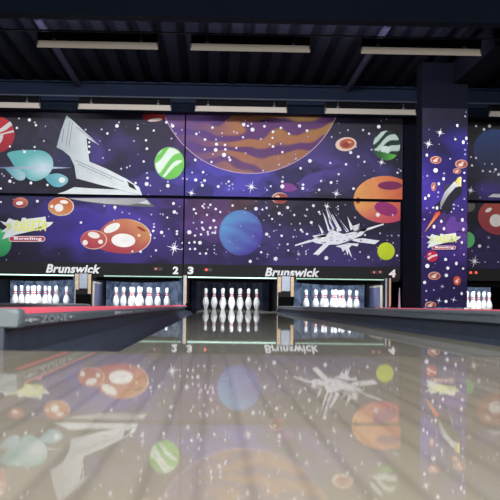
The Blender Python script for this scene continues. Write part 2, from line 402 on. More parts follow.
# ------------------------------------------------------------------ the mural panels
class Ink:
    """flat printed shapes on the panel plane; points are pixel positions, laid onto the plane of the panel"""
    def __init__(s, Y): s.Y = Y; s.bm = bmesh.new(); s.cl = s.bm.verts.layers.float_color.new('Col'); s.k = 0
    def v(s, px, py, c):
        p = at(px, py, s.Y); p.y = s.Y - s.k * .0003
        v = s.bm.verts.new(p); c = lin(c); v[s.cl] = (c[0] * .9, c[1] * .9, c[2] * .9, 1); return v
    def poly(s, pts, c, grad=None):
        s.k += 1
        f = s.bm.faces.new([s.v(x, y, grad(x, y) if grad else c) for x, y in pts])
        f.normal_update(); bmesh.ops.triangulate(s.bm, faces=[f], ngon_method='EAR_CLIP'); return s
    def smooth(s, pts, c, grad=None, n=6):
        out = []; m = len(pts)
        for i in range(m):
            p0, p1, p2, p3 = pts[i - 1], pts[i], pts[(i + 1) % m], pts[(i + 2) % m]
            for j in range(n):
                t = j / n
                out.append(tuple(.5 * (2 * b + (c2 - a) * t + (2 * a - 5 * b + 4 * c2 - d) * t * t + (-a + 3 * b - 3 * c2 + d) * t ** 3) for a, b, c2, d in zip(p0, p1, p2, p3)))
        cx = sum(p[0] for p in out) / len(out); cy = sum(p[1] for p in out) / len(out)
        return s.poly(out, c, grad)
    def disc(s, cx, cy, rx, ry, c, rot=0., rings=1, seg=36):
        """c is a colour or a function of (u, v, px, py) over the unit disc"""
        s.k += 1
        ca, sa = math.cos(rot), math.sin(rot)
        def V(u, w):
            x, y = u * rx, w * ry; px, py = cx + x * ca - y * sa, cy + x * sa + y * ca
            return s.v(px, py, c(u, w, px, py) if callable(c) else c)
        o = V(0, 0); prev = None
        for r in range(1, rings + 1):
            cur = [V(r / rings * math.cos(2 * PI * i / seg), r / rings * math.sin(2 * PI * i / seg)) for i in range(seg)]
            for i in range(seg):
                j = (i + 1) % seg
                if prev is None: s.bm.faces.new((o, cur[i], cur[j]))
                else: s.bm.faces.new((prev[i], cur[i], cur[j], prev[j]))
            prev = cur
        return s
    def sparkle(s, cx, cy, r, c=(235, 235, 250), diag=True):
        for k in range(8 if diag else 4):
            a = k * PI / (4 if diag else 2) + .25
            L = r if k % 2 == 0 or not diag else r * .62
            w = r * .09
            s.k += 0
            s.poly([(cx + L * math.cos(a), cy + L * math.sin(a)), (cx - w * math.sin(a), cy + w * math.cos(a)), (cx + w * math.sin(a), cy - w * math.cos(a))], c)
            s.k -= 1
        s.k += 1
        return s.disc(cx, cy, r * .2, r * .2, (255, 255, 255), seg=12)
def clip(bm, x0, x1, z0, z1):
    for co, no in (((x0, 0, 0), (-1, 0, 0)), ((x1, 0, 0), (1, 0, 0)), ((0, 0, z0), (0, 0, -1)), ((0, 0, z1), (0, 0, 1))):
        if not bm.verts: return
        bmesh.ops.bisect_plane(bm, geom=bm.verts[:] + bm.edges[:] + bm.faces[:], plane_co=co, plane_no=no, clear_outer=True, dist=1e-6)
class Panel:
    def __init__(s, name, label, x0, x1, z0, z1, Y, cat='mural panel', thick=.055, group='painted space panels', ztop=None):
        s.x0, s.x1, s.z0, s.z1, s.Y = x0, x1, z0, z1, Y; s.lift = .0016
        s.o = link(name, B(x0, x1, Y, Y + thick, z0, ztop or z1, bev=.004), M['navy_dark'], origin=((x0 + x1) / 2, Y + thick / 2, z0))
        tag(s.o, label, cat, group)
    def background(s, pts, zlow=None, swirl=1., step=.017):
        z0 = s.z0 + .006 if zlow is None else zlow; z1 = s.z1 - .006; x0, x1 = s.x0 + .006, s.x1 - .006
        nx = int((x1 - x0) / step); nz = int((z1 - z0) / step)
        bm = bmesh.new(); cl = bm.verts.layers.float_color.new('Col'); rows = []
        ctl = [(at(px, py, s.Y), lin(c)) for px, py, c in pts]
        for j in range(nz + 1):
            row = []
            for i in range(nx + 1):
                X = x0 + (x1 - x0) * i / nx; Z = z0 + (z1 - z0) * j / nz
                n1 = noise.fractal(Vector((X * .9, Z * 1.6, 3.1)), 1, 2, 3); n2 = noise.fractal(Vector((X * .9 + 9, Z * 1.6, 7.7)), 1, 2, 3)
                U, W = X + .22 * n1, Z + .18 * n2
                t = [0, 0, 0]; ws = 0
                for p, c in ctl:
                    w = 1 / ((p.x - U) ** 2 + (p.z - W) ** 2 + .01) ** 2
                    ws += w
                    for q in range(3): t[q] += c[q] * w
                m = noise.fractal(Vector((X * .8 + .5 * n1, 1.7 * Z + .5 * n2, 1.3)), 1, 2, 3)
                g = 1 + swirl * (.42 * max(0, min(1, (m - .10) * 14)) - .44 * max(0, min(1, (-.13 - m) * 14)) + .28 * n2)
                k = .50 * max(.22, g) / ws
                v = bm.verts.new((X, s.Y - .0012, Z)); v[cl] = (t[0] * k, t[1] * k, t[2] * k, 1); row.append(v)
            rows.append(row)
        for a, b in zip(rows, rows[1:]):
            for i in range(nx): bm.faces.new((a[i], a[i + 1], b[i + 1], b[i]))
        o = link('printed_sky', bm, INK, s.o); o['label'] = 'printed purple and navy space background'
        return o
    def add(s, ink, name, label=None, parent=None, lift=None):
        bm = ink.bm.copy(); clip(bm, s.x0 + .006, s.x1 - .006, s.z0 + .004, s.z1 - .006)
        if not bm.faces: bm.free(); return None
        dy = s.Y - ink.Y - s.lift; s.lift += .0003 * (ink.k + 1)
        for v in bm.verts: v.co.y += dy
        o = link(name, bm, INK, parent or s.o)
        if label: o['label'] = label
        return o
def X_(px, py, Y=YM): return at(px, py, Y).x
def Z_(px, py, Y=YM): return at(px, py, Y).z
zT, zS1, zS0 = Z_(216, 114), Z_(216, 196.6), Z_(216, 199.0)
zB, zN = Z_(216, 276.8), Z_(216, 264.5)
xS = X_(184.2, 200)
xLft = XL + .25
xR = X_(402.6, 200)
PA = Panel('mural_panel', 'upper left space panel, painted with the white shuttle and teal glow', xLft, xS - .006, zS1, zT, YM)
PB = Panel('mural_panel', 'upper middle space panel, painted with the huge orange banded planet', xS + .006, xR, zS1, zT, YM)
PC = Panel('mural_panel', 'lower left space panel, painted with the red bubble planets, number 2 below', xLft, xS - .006, zB, zS0, YM)
PD = Panel('mural_panel', 'lower middle space panel, painted with the blue planet and white space station', xS + .006, xR - .03, zB, zS0, YM)
x5 = X_(455, 200)
x5r = XR - .3
PE = Panel('mural_panel', 'upper right space panel behind the column, painted with a dim blue planet', x5, x5r, Z_(480, 200.5), Z_(480, 122), YM)
PF = Panel('mural_panel', 'lower right space panel behind the column, painted with a red planet', x5, x5r, Z_(480, 281), Z_(480, 203), YM)
PA.background([(30, 122, (40, 36, 52)), (45, 142, (62, 60, 90)), (75, 125, (46, 42, 66)), (20, 190, (36, 30, 62)), (60, 187, (42, 36, 80)), (5, 165, (42, 38, 66)), (100, 130, (62, 52, 112)), (110, 150, (80, 62, 150)), (125, 140, (92, 78, 160)), (135, 122, (50, 45, 76)), (152, 135, (62, 56, 88)),
               (140, 165, (66, 52, 135)), (150, 187, (80, 66, 168)), (120, 160, (48, 40, 92)), (165, 190, (74, 62, 155)), (100, 118, (36, 32, 52)), (178, 150, (100, 62, 142)), (180, 185, (84, 70, 175)), (-40, 150, (40, 36, 60)), (65, 165, (44, 46, 92)), (165, 140, (70, 60, 105))])
PB.background([(175, 150, (100, 60, 140)), (187, 180, (80, 70, 188)), (215, 182, (84, 74, 192)), (250, 186, (82, 72, 186)), (290, 187, (84, 70, 165)), (340, 125, (42, 36, 62)), (345, 155, (64, 54, 108)), (330, 175, (92, 72, 160)), (360, 125, (38, 34, 56)), (375, 160, (72, 62, 126)), (398, 150, (42, 40, 66)),
               (310, 180, (82, 68, 145)), (365, 188, (60, 52, 100)), (398, 122, (28, 26, 42)), (330, 192, (58, 50, 98)), (190, 150, (90, 62, 150))])
PC.background([(10, 210, (42, 36, 84)), (60, 230, (58, 44, 135)), (75, 212, (82, 62, 180)), (100, 207, (84, 66, 180)), (130, 212, (80, 60, 172)), (150, 212, (84, 60, 162)), (170, 203, (95, 62, 158)), (60, 252, (34, 28, 74)), (20, 255, (34, 28, 68)), (100, 258, (46, 36, 104)), (152, 245, (64, 46, 128)), (170, 230, (82, 56, 150)),
               (172, 257, (58, 42, 108)), (180, 216, (86, 60, 150)), (85, 228, (68, 50, 165)), (30, 230, (48, 38, 95)), (-30, 230, (40, 34, 80))], zlow=zN)
PD.background([(188, 210, (112, 70, 150)), (205, 208, (128, 78, 148)), (195, 225, (96, 60, 140)), (200, 250, (70, 50, 130)), (220, 205, (98, 62, 122)), (262, 210, (62, 52, 122)), (250, 258, (62, 50, 126)), (280, 230, (70, 58, 130)), (300, 210, (56, 48, 92)), (335, 206, (54, 47, 86)), (340, 256, (64, 52, 118)),
               (370, 257, (60, 48, 105)), (397, 235, (48, 40, 82)), (300, 256, (68, 54, 122)), (190, 258, (64, 46, 112)), (275, 202, (70, 46, 60)), (240, 202, (96, 62, 80))], zlow=zN)
PE.background([(480, 128, (22, 22, 32)), (490, 192, (78, 58, 155)), (474, 172, (40, 38, 62)), (470, 195, (38, 34, 54)), (496, 165, (60, 60, 86)), (520, 150, (50, 45, 80))])
PF.background([(475, 212, (36, 32, 56)), (480, 240, (58, 44, 106)), (495, 250, (50, 40, 90)), (480, 262, (44, 38, 74)), (520, 230, (50, 40, 80))], zlow=Z_(480, 269))
# the painted column
YC = 15.25
cx0, cx1 = X_(421.3, 210, YC), X_(467.6, 210, YC)
zc0, zc1 = .097, Z_(445, 108, YC)
PG = Panel('painted_column', 'square column painted with a rocket in purple space, right of the number 4', cx0, cx1, zc0, zc1, YC, 'column', thick=.5, group=None, ztop=3.78)
PG.background([(445, 110, (24, 20, 54)), (462, 114, (24, 20, 54)), (427, 114, (24, 20, 54)), (440, 125, (30, 26, 70)), (430, 140, (40, 32, 94)), (450, 140, (56, 46, 150)), (441, 147, (34, 28, 78)), (435, 162, (60, 46, 158)), (460, 152, (62, 50, 160)), (428, 192, (86, 62, 190)), (460, 202, (82, 60, 175)), (450, 226, (112, 72, 162)), (462, 224, (105, 68, 165)), (440, 252, (66, 42, 132)),  # top colours darkened to offset the close mural lights
               (430, 280, (60, 38, 120)), (460, 290, (52, 34, 108)), (440, 304, (52, 36, 112)), (428, 225, (72, 46, 150))], swirl=.6)

def crater_ball(cx, cy, rx, ry, ca, cb, craters, rim=None, rot=0.):
    k = Ink(YM)
    if rim: k.disc(cx + .5, cy + .2, rx + .7, ry + .6, rim, rot)
    k.disc(cx, cy, rx, ry, lambda u, v, px, py: tuple(a + (b - a) * min(1, max(0, .5 + .55 * v - .2 * u)) for a, b in zip(ca, cb)), rot, 6)
    for (x, y, a, b, r) in craters: k.disc(x, y, a, b, (242, 238, 232), r, seg=24)
    return k
def striped(cx, cy, rx, ry, fn, rings=26, seg=96):
    return Ink(YM).disc(cx, cy, rx, ry, fn, 0, rings, seg)
def sgn(x): return max(0, min(1, x))
def mix(a, b, t): return tuple(x + (y - x) * t for x, y in zip(a, b))

# --- huge orange banded planet (runs over the seam)
def big(u, v, px, py):
    w = noise.noise(Vector((px * .020, py * .03, .4))) * 3.4 + noise.noise(Vector((px * .05, py * .07, 2.2))) * 1.3
    t = py * .36 + w * 1.7 + px * .02
    s = math.sin(t)
    base = mix((172, 112, 78), (138, 92, 122), sgn((232 - px) / 50))
    base = mix(base, (166, 122, 58), sgn((px - 258) / 30) * sgn((139 - py) / 10) * .8)
    dark = mix((96, 52, 112), (78, 54, 132), sgn((232 - px) / 50))
    c = mix(base, dark, sgn((s - .05) * 3.2))
    c = mix(c, (86, 50, 110), sgn(1 - abs(s - .05) * 6) * .5)
    c = mix(c, (100, 68, 136), sgn((238 - px) / 45) * .72)
    return tuple(.93 * q for q in mix(c, (140, 104, 134), sgn((py - 150) / 30) * .45))
k = Ink(YM).disc(250.5, 80.7, 93.1, 93.1, (190, 165, 190), 0, 1, 200)
k.disc(250.5, 80.7, 92.4, 92.4, big, 0, 110, 480)
for P in (PA, PB): P.add(k, 'painted_planet', 'huge orange and purple banded planet')
# --- red striped planet, far left
k = Ink(YM).disc(-3.5, 134.5, 18.2, 18.2, lambda u, v, x, y: mix((196, 46, 58), (150, 32, 48), sgn(.5 + .5 * v)), 0, 6, 60)
k.poly([(-10, 134), (0, 129), (10, 121.3), (12.6, 125), (6, 130), (0, 132.6), (-10, 138)], (214, 206, 206)); k.poly([(0, 134), (6, 132.2), (13.4, 130.2), (14, 132.2), (7, 133.6), (0, 135.4)], (214, 206, 206)); k.poly([(-6, 136.5), (3.5, 135), (2, 141), (-2, 146)], (214, 206, 206))
PA.add(k, 'painted_planet', 'red planet with white stripes')
# --- red disc at the top edge
k = Ink(YM).disc(154, 117, 11.5, 5, (146, 34, 40)); k.disc(155, 120, 7, 1.4, (226, 214, 206), -.1)
PA.add(k, 'painted_planet', 'dark red disc cut by the top edge')
# --- green and white planet
def gball(u, v, px, py):
    if v > .25 + .55 * u * u * (1 if u < 0 else -.9) and u + v > .55: return (112, 196, 82)
    s = math.sin(5.2 * (v + .55 * u) + 1.6 * math.sin(2.6 * u + .6) + .6)
    return mix((222, 238, 224), (112, 196, 88), sgn((s - .35) * 7)) if math.hypot(u, v) < .93 else (120, 190, 96)
PA.add(striped(169.4, 163.2, 14.9, 16.2, gball), 'painted_planet', 'green and white striped planet')
# --- teal glow behind the shuttle
def teal(x, y): return mix((96, 176, 178), (206, 222, 230), sgn(1.05 - math.hypot((x - 43) / 22, (y - 168) / 15)))
k = Ink(YM)
k.smooth([(6, 167.5), (9, 172.7), (16.5, 179.5), (22.5, 180.2), (25.5, 177), (23, 167.5)], None, lambda x, y: mix((86, 160, 172), (170, 205, 215), sgn((x - 6) / 18)))
k.smooth([(45, 177), (52, 174), (60, 173.8), (67.5, 178), (67, 183), (60, 187), (52, 185.5)], None, lambda x, y: mix((92, 170, 184), (222, 234, 238), sgn(1 - math.hypot((x - 61) / 11, (y - 180) / 8))))
k.k += 1
body = [(7.5, 153.2), (19.5, 150.4), (37.5, 150.2), (46.5, 152.5), (52.5, 159), (52.8, 167.5), (48, 175), (40.5, 179.8), (33.7, 181), (27, 178), (23.5, 172.5), (15, 166.7), (10.5, 160)]
cen = k.v(43, 168, teal(43, 168)); ring = []
sm = []
m = len(body)
for i in range(m):
    p0, p1, p2, p3 = body[i - 1], body[i], body[(i + 1) % m], body[(i + 2) % m]
    for j in range(5):
        t = j / 5
        sm.append(tuple(.5 * (2 * b + (c2 - a) * t + (2 * a - 5 * b + 4 * c2 - d) * t * t + (-a + 3 * b - 3 * c2 + d) * t ** 3) for a, b, c2, d in zip(p0, p1, p2, p3)))
prev = None
cen_p = (38, 166)
cen = k.v(*cen_p, teal(*cen_p))
for r in range(1, 7):
    cur = [k.v(cen_p[0] + (x - cen_p[0]) * r / 6, cen_p[1] + (y - cen_p[1]) * r / 6, teal(cen_p[0] + (x - cen_p[0]) * r / 6, cen_p[1] + (y - cen_p[1]) * r / 6)) for x, y in sm]
    for i in range(len(sm)):
        j = (i + 1) % len(sm)
        if prev is None: k.bm.faces.new((cen, cur[i], cur[j]))
        else: k.bm.faces.new((prev[i], cur[i], cur[j], prev[j]))
    prev = cur
k.disc(62, 180, 3.2, 2.8, (240, 244, 246), seg=20)
k.poly([(0, 167.2), (43, 166.2), (73, 167.8), (43, 169.4), (0, 168.4)], None, lambda x, y: mix((196, 214, 228), (92, 110, 150), sgn(abs(x - 43) / 40)))
PA.add(k, 'painted_engine_glow', 'teal engine glow lobes with a pale streak')
# --- shuttle
def hull(x, y): return mix((168, 180, 186), (226, 234, 234), sgn((x - 55) / 50))
k = Ink(YM)
k.poly([(66.5, 115.5), (74, 121.5), (86, 133), (99.5, 145.2), (86.5, 138), (88, 150), (89.6, 161.7), (108, 169.5), (127, 179.3), (139, 187), (142.4, 195.6), (130, 192.6), (118, 189.2), (97, 184), (76.4, 178.4), (74.5, 166), (70, 156.5), (63, 150.5), (56.6, 147.4), (61, 131)], None, hull)
k.poly([(142.6, 196), (118, 189.6), (95, 188.6), (74, 187.2), (66, 191), (54, 195), (54, 196.4), (142.6, 196.4)], (222, 230, 230))
k.poly([(76.4, 178.6), (97, 184), (118, 189.1), (95, 188.5), (74, 187.1)], (24, 22, 42))
k.poly([(127, 181), (133.5, 184.8), (136.8, 190.4), (129.2, 187)], (26, 26, 40))
k.poly([(86.6, 138.4), (88.2, 138.9), (89.6, 146), (90.4, 160.8), (89.4, 161)], (30, 26, 50))
for a, b in (((75, 160), (124, 182)), ((78, 164), (112, 179)), ((70, 121), (66, 146)), ((72.5, 122.5), (69, 147)), ((76, 127), (98, 144)), ((64, 128), (62, 143))):
    dx, dy = b[0] - a[0], b[1] - a[1]; L = math.hypot(dx, dy); nx, ny = -dy / L * .28, dx / L * .28
    k.poly([(a[0] + nx, a[1] + ny), (b[0] + nx, b[1] + ny), (b[0] - nx, b[1] - ny), (a[0] - nx, a[1] - ny)], (112, 122, 130)); k.k -= 1
PA.add(k, 'painted_spaceship', 'white pointed space shuttle')
k = Ink(YM)
k.poly([(66, 198.2), (146, 198.2), (155, 206.8), (130, 206.2), (105, 204.6), (83, 201.6)], (92, 98, 96))
k.poly([(68, 198.2), (144.6, 198.2), (150.5, 204.6), (138, 203.4), (128, 205), (105, 203.6), (83, 200.8)], None, lambda x, y: mix((190, 190, 188), (150, 152, 158), sgn((x - 100) / 40)))
k.poly([(138, 203.2), (147, 200), (150.5, 204.6)], (196, 206, 206))
PC.add(k, 'painted_spaceship', 'grey belly of the space shuttle')
# --- upper middle panel: small ones
k = Ink(YM).disc(346, 144.2, 10.6, 6.9, (226, 200, 178), -.12); k.disc(347, 143.8, 7.6, 5, (176, 86, 62), -.12); k.disc(346.2, 144.6, 4, 2.6, (140, 52, 52), -.2); k.disc(349.5, 142.2, 2, 1.2, (220, 150, 110))
PB.add(k, 'painted_planet', 'small cream ringed orange planet')
def dgreen(u, v, px, py):
    s = math.sin(8.5 * (v + .55 * u) + 1.5 * math.sin(3.2 * u + 1.2) + .4)
    if v > .50 + .2 * u: return mix((44, 96, 46), (92, 176, 72), sgn(u + .5))
    if (u + .1) ** 2 / .12 + (v - .32) ** 2 / .09 < 1: return (206, 222, 214)
    return mix((188, 208, 200), (20, 52, 40), sgn((s - .05) * 7))
PB.add(striped(386.6, 145.6, 13.4, 14.8, dgreen), 'painted_planet', 'dark green planet with pale stripes')
def orange(u, v, px, py): return mix(mix((226, 160, 92), (206, 92, 66), sgn(.5 + .6 * u)), (196, 72, 98), sgn(v * 1.1 - .15 + .3 * u))
k = Ink(YM).disc(385, 199.5, 31.5, 23.6, orange, 0, 10, 72); k.disc(390, 185.6, 12.2, 4.3, (122, 40, 88)); k.disc(386, 209, 12, 6.5, (148, 44, 108), .3); k.disc(358, 200.5, 2.2, 3.2, (150, 40, 46)); k.disc(377.8, 214.8, 2.1, 2.1, (240, 230, 230), seg=16)
for P in (PB, PD): P.add(k, 'painted_planet', 'orange planet with magenta craters')
k = Ink(YM).disc(279.6, 198.0, 8.0, 5.6, (206, 176, 160)); k.disc(280.6, 198.6, 7.2, 5.2, (150, 64, 56)); k.disc(277.5, 196.6, 2.2, 1.3, (226, 200, 180))
for P in (PB, PD): P.add(k, 'painted_planet', 'small red and white planet on the panel seam')
k = Ink(YM).smooth([(280, 186), (286, 183.2), (293, 184.6), (297, 189), (291, 191.6), (283, 191)], (128, 58, 140)); PB.add(k, 'painted_cloud', 'magenta cloud')
k = Ink(YM).smooth([(298, 184), (306, 176), (318, 172), (330, 170), (322, 176), (326, 181), (312, 186), (316, 190), (304, 192)], (76, 60, 138)); PB.add(k, 'painted_cloud', 'violet cloud')
# --- lower left panel
PC.add(Ink(YM).disc(-.5, 243, 12, 13.8, lambda u, v, x, y: mix((74, 190, 118), (36, 130, 78), sgn(.5 + .5 * v)), 0, 5), 'painted_planet', 'green planet cut by the left edge')
PC.add(crater_ball(20, 202.4, 7, 4.8, (206, 120, 96), (150, 40, 70), [(19.6, 203.2, 3.6, 1.9, -.1)], (170, 120, 90)), 'painted_planet', 'small red planet')
PC.add(crater_ball(60.6, 206.4, 12.3, 8.7, (196, 92, 56), (206, 146, 92), [(59, 207.8, 4.4, 4, 0), (64, 202, 4.2, 1.8, .1), (51.8, 206.4, 1.7, 1.7, 0)], (226, 206, 176)), 'painted_planet', 'orange planet with white craters')
k = Ink(YM)
out = [(95, 246), (98.5, 233), (107, 223.5), (120, 219), (133, 220.2), (144, 225.6), (150, 234), (148.5, 243.5), (140, 250.6), (126, 253.6), (110, 252), (99, 248.6)]
k.smooth([(x + .9, y) for x, y in out], (236, 220, 206))
k.smooth(out, None, lambda x, y: mix(mix((186, 92, 86), (206, 146, 92), sgn((x - 105) / 30)), (174, 62, 76), sgn((y - 236) / 14)))
k.disc(112, 228, 8.6, 4, (246, 246, 240), -.42); k.disc(123.4, 240.4, 12, 6.8, (248, 248, 244), .05); k.disc(141.5, 229, 5, 1.3, (150, 46, 34), .5); k.disc(139, 235.4, 1.5, 1.5, (238, 214, 170))
PC.add(k, 'painted_planet', 'large red orange bubble planet with white craters')
PC.add(crater_ball(93.4, 239.6, 12.6, 9, (196, 98, 80), (172, 60, 78), [(94, 235.2, 6, 3.1, .25), (85.2, 242.6, 2.6, 2.7, .5), (100.6, 241.8, 2.4, 2.2, 0)], (236, 190, 170)), 'painted_planet', 'small red bubble planet with white craters')
# --- lower middle panel
def blue(u, v, px, py):
    n = noise.noise(Vector((px * .03 + py * .05, py * .16 - px * .05, 5))) * .35
    c = mix((92, 150, 200), (74, 62, 156), sgn(.48 + .42 * u + .38 * v + n))
    return mix(c, (58, 50, 130), sgn((math.hypot(u, v) - .9) * 5) * .5)
PD.add(striped(241, 232.8, 21.8, 22.8, blue, 14, 72), 'painted_planet', 'smooth blue planet')
PD.add(Ink(YM).disc(386, 251.3, 8.7, 8.8, lambda u, v, x, y: mix((206, 226, 44), (178, 206, 38), sgn(.5 + .5 * v)), 0, 4), 'painted_planet', 'plain yellow green planet')
k = Ink(YM); W1 = (236, 240, 246)
def zs(*pp): return [(295 + a / 5.263, 195 + b / 5.263) for a, b in pp]
for pp in (((80, 240), (122, 216), (172, 204), (190, 178), (215, 192), (258, 206), (330, 188), (382, 174), (352, 212), (296, 236), (230, 260), (170, 262), (112, 254)), ((0, 262), (80, 235), (92, 246), (0, 269)), ((300, 197), (465, 150), (468, 156), (370, 190)), ((275, 232), (360, 228), (445, 240), (420, 259), (330, 248)),
           ((95, 312), (150, 258), (180, 262), (125, 316)), ((155, 38), (165, 62), (207, 178), (192, 190)), ((168, 66), (178, 84), (238, 188), (222, 196)), ((146, 90), (160, 116), (186, 192), (174, 190)), ((192, 98), (200, 106), (246, 186), (238, 192)), ((208, 92), (224, 114), (284, 190), (270, 196)), ((275, 113), (312, 178), (292, 186)), ((122, 152), (152, 196), (140, 206)),
           ((300, 165), (340, 150), (336, 185), (310, 190)), ((212, 270), (262, 258), (300, 262), (284, 280), (302, 334), (280, 298), (277, 318), (264, 286), (252, 300), (242, 278)), ((262, 252), (335, 256), (328, 271), (298, 264)), ((100, 225), (90, 214), (170, 204), (160, 222)), ((330, 158), (333, 156), (336, 190), (332, 190))):
    k.poly(zs(*pp), W1); k.k -= 1
k.k += 1
rs = random.Random(5)
for i in range(30):
    a = rs.uniform(100, 345); b = 232 + rs.uniform(-26, 24) - (a - 220) * .1; w = rs.uniform(5, 18); h = rs.uniform(1.4, 4)
    k.poly(zs((a, b), (a + w, b - h * 1.2), (a + w * .8, b + h * .2), (a + w * .1, b + h)), (58, 52, 104) if rs.random() < .7 else (128, 134, 168)); k.k -= 1
for (a, b) in (((160, 60), (215, 180)), ((158, 112), (190, 180)), ((218, 112), (262, 180)), ((176, 120), (214, 190)), ((240, 145), (270, 190))):
    k.poly(zs(a, (a[0] + 4, a[1] - 2), (b[0] + 7, b[1] - 2), b), (74, 66, 120)); k.k -= 1
PD.add(k, 'painted_space_station', 'white jagged space station')
# --- right panels
PE.add(Ink(YM).disc(494, 150, 20.5, 21, lambda u, v, x, y: mix((46, 72, 126), (46, 50, 84), sgn(.5 + .7 * v)), 0, 8, 48), 'painted_planet', 'dim blue planet')
PE.add(Ink(YM).poly([(488, 197), (493, 193.8), (503, 194), (503, 197.6)], (220, 222, 230)), 'painted_spaceship', 'white streak of a spaceship')
PF.add(crater_ball(500, 216.5, 22, 18.5, (176, 78, 58), (156, 58, 66), [(496, 220.5, 6.4, 6.4, .3), (488.6, 210, 3.6, 1.8, -.5)]), 'painted_planet', 'red planet with white craters')
PF.add(Ink(YM).disc(467.5, 239.8, 7.2, 8, (92, 186, 112)), 'painted_planet', 'green planet beside the column')
PF.add(Ink(YM).disc(469, 206, 6, 6, (104, 98, 92)), 'painted_planet', 'grey planet beside the column')
# --- column
def cball(cx, cy, rx, ry, c1=(200, 150, 136), c2=(158, 70, 60)):
    k = Ink(YC).disc(cx, cy, rx, ry, c1); k.disc(cx + .3, cy + .1, rx * .82, ry * .8, c2); k.disc(cx - rx * .1, cy + ry * .2, rx * .40, ry * .36, (226, 206, 194), seg=20); k.disc(cx + rx * .2, cy - ry * .3, rx * .26, ry * .22, (220, 190, 176), seg=16); return k
for n, a in enumerate([(435.8, 160, 5.6, 3.9), (461.3, 164, 6.3, 4.4), (457, 171, 4.1, 2.9), (433.7, 186.7, 2.6, 4.3), (434.2, 275.8, 6.2, 4.1), (430.4, 305, 5.6, 3.6)]):
    PG.add(cball(*a), 'painted_planet', 'small red planet with pale craters')
PG.add(cball(457, 280.6, 3.7, 4.6, (196, 84, 60), (196, 70, 50)), 'painted_planet', 'small red planet')
k = Ink(YC).disc(432, 256.3, 5.8, 5.6, (184, 36, 62)); k.poly([(427, 258.6), (431, 255.6), (436.6, 254.2), (437.4, 255.6), (432, 257.4), (428.4, 260)], (230, 214, 214)); k.poly([(428, 254), (431, 252.8), (431, 254), (428.4, 255.4)], (230, 214, 214))
PG.add(k, 'painted_planet', 'red planet with white stripes')
def zr(*pp): return [(415 + a / 6.667, 165 + b / 6.667) for a, b in pp]
k = Ink(YC); DK = (30, 30, 40)
k.poly(zr((185, 175), (196, 132), (240, 128), (225, 160)), (60, 58, 80))
k.poly(zr((128, 272), (172, 232), (166, 285)), DK); k.poly(zr((196, 300), (240, 262), (242, 300), (212, 330)), DK)
k.smooth(zr((282, 95), (306, 140), (304, 192), (268, 228), (186, 312), (158, 296), (200, 200), (245, 130)), DK)
k.poly(zr((262, 110), (305, 140), (268, 150), (216, 208), (164, 302), (168, 250), (196, 182)), None, lambda x, y: mix((220, 224, 226), (120, 122, 130), sgn((y - 182) / 26)))
k.poly(zr((264, 116), (284, 86), (300, 78), (310, 84), (306, 145), (290, 138)), None, lambda x, y: mix((226, 206, 60), (236, 236, 220), sgn((x - 457) / 5)))
PG.add(k, 'painted_rocket', 'black and white rocket with yellow nose')
k = Ink(YC).poly(zr((136, 318), (164, 308), (167, 328), (142, 356), (62, 450), (112, 366)), None, lambda x, y: mix((214, 64, 40), (236, 190, 110), sgn((y - 212) / 16)))
PG.add(k, 'painted_flame', 'orange rocket flame')
k = Ink(YC).smooth([(446, 224), (450, 217.5), (455, 217), (456.5, 222), (463, 221), (467, 224), (466, 232), (458, 231), (452, 234), (444, 231)], (98, 62, 146)); PG.add(k, 'painted_cloud', 'pink violet cloud')

# --- logo: pale burst with yellow letters, red pill below
burst = [(0, 92), (50, 104), (78, 68), (120, 84), (176, 96), (184, 66), (214, 64), (222, 76), (380, 55), (386, 100), (446, 100), (420, 130), (370, 160), (250, 180), (140, 205), (90, 222), (18, 246), (36, 206), (50, 182), (8, 186), (60, 142), (30, 116)]
def logo(P, ox, oy, sc):
    def T(a, b): return (ox + a * sc / 8.333, oy + b * sc / 8.333)
    k = Ink(P.Y); k.poly([T(*p) for p in burst], None, lambda x, y: mix((214, 222, 226), (232, 238, 226), sgn((x - ox) / (40 * sc))))
    k.poly([T(*p) for p in ((100, 180), (380, 140), (400, 116), (366, 152), (250, 174))], (224, 232, 130)); k.poly([T(*p) for p in ((28, 118), (64, 142), (52, 180), (104, 150), (90, 110))], (206, 214, 150))
    b = P.add(k, 'logo_burst', 'pale spiky logo burst')
    q0, q1 = at(*T(112, 172), P.Y), at(*T(386, 88), P.Y)
    bm = text_bm('RAKETA', q0.x, q1.x, min(q0.z, q1.z), max(q0.z, q1.z), P.Y - P.lift - .001, .3, .03)
    o = link('lettering', bm, LOGOY, b); o['label'] = 'yellow lettering RAKETA'
    k = Ink(P.Y); cy = 241; hw, hh = 152, 24
    def pill(g, c):
        pts = []
        for i in range(17): a = -PI / 2 + PI * i / 16; pts.append(T(226 + hw - hh + (hh + g) * math.cos(a), cy + (hh + g) * math.sin(a)))
        for i in range(17): a = PI / 2 + PI * i / 16; pts.append(T(226 - hw + hh + (hh + g) * math.cos(a), cy + (hh + g) * math.sin(a)))
        k.poly(pts, c)
    pill(0, (226, 200, 206)); pill(-7, (176, 52, 84))
    P.lift += .0015; pl = P.add(k, 'logo_pill', 'red rounded bar with pale outline')
    q0, q1 = at(*T(118, 254), P.Y), at(*T(350, 228), P.Y)
    o = link('lettering', text_bm('Bowling', q0.x, q1.x, min(q0.z, q1.z), max(q0.z, q1.z), P.Y - P.lift - .001, 0, .03), M['white'], pl); o['label'] = 'white lettering Bowling'
LOGOY = mat('yellow_print', lin((222, 224, 110)), .5, var=.1)
logo(PC, 0, 210, 1.0)
logo(PG, 425.6, 228.6, .66)

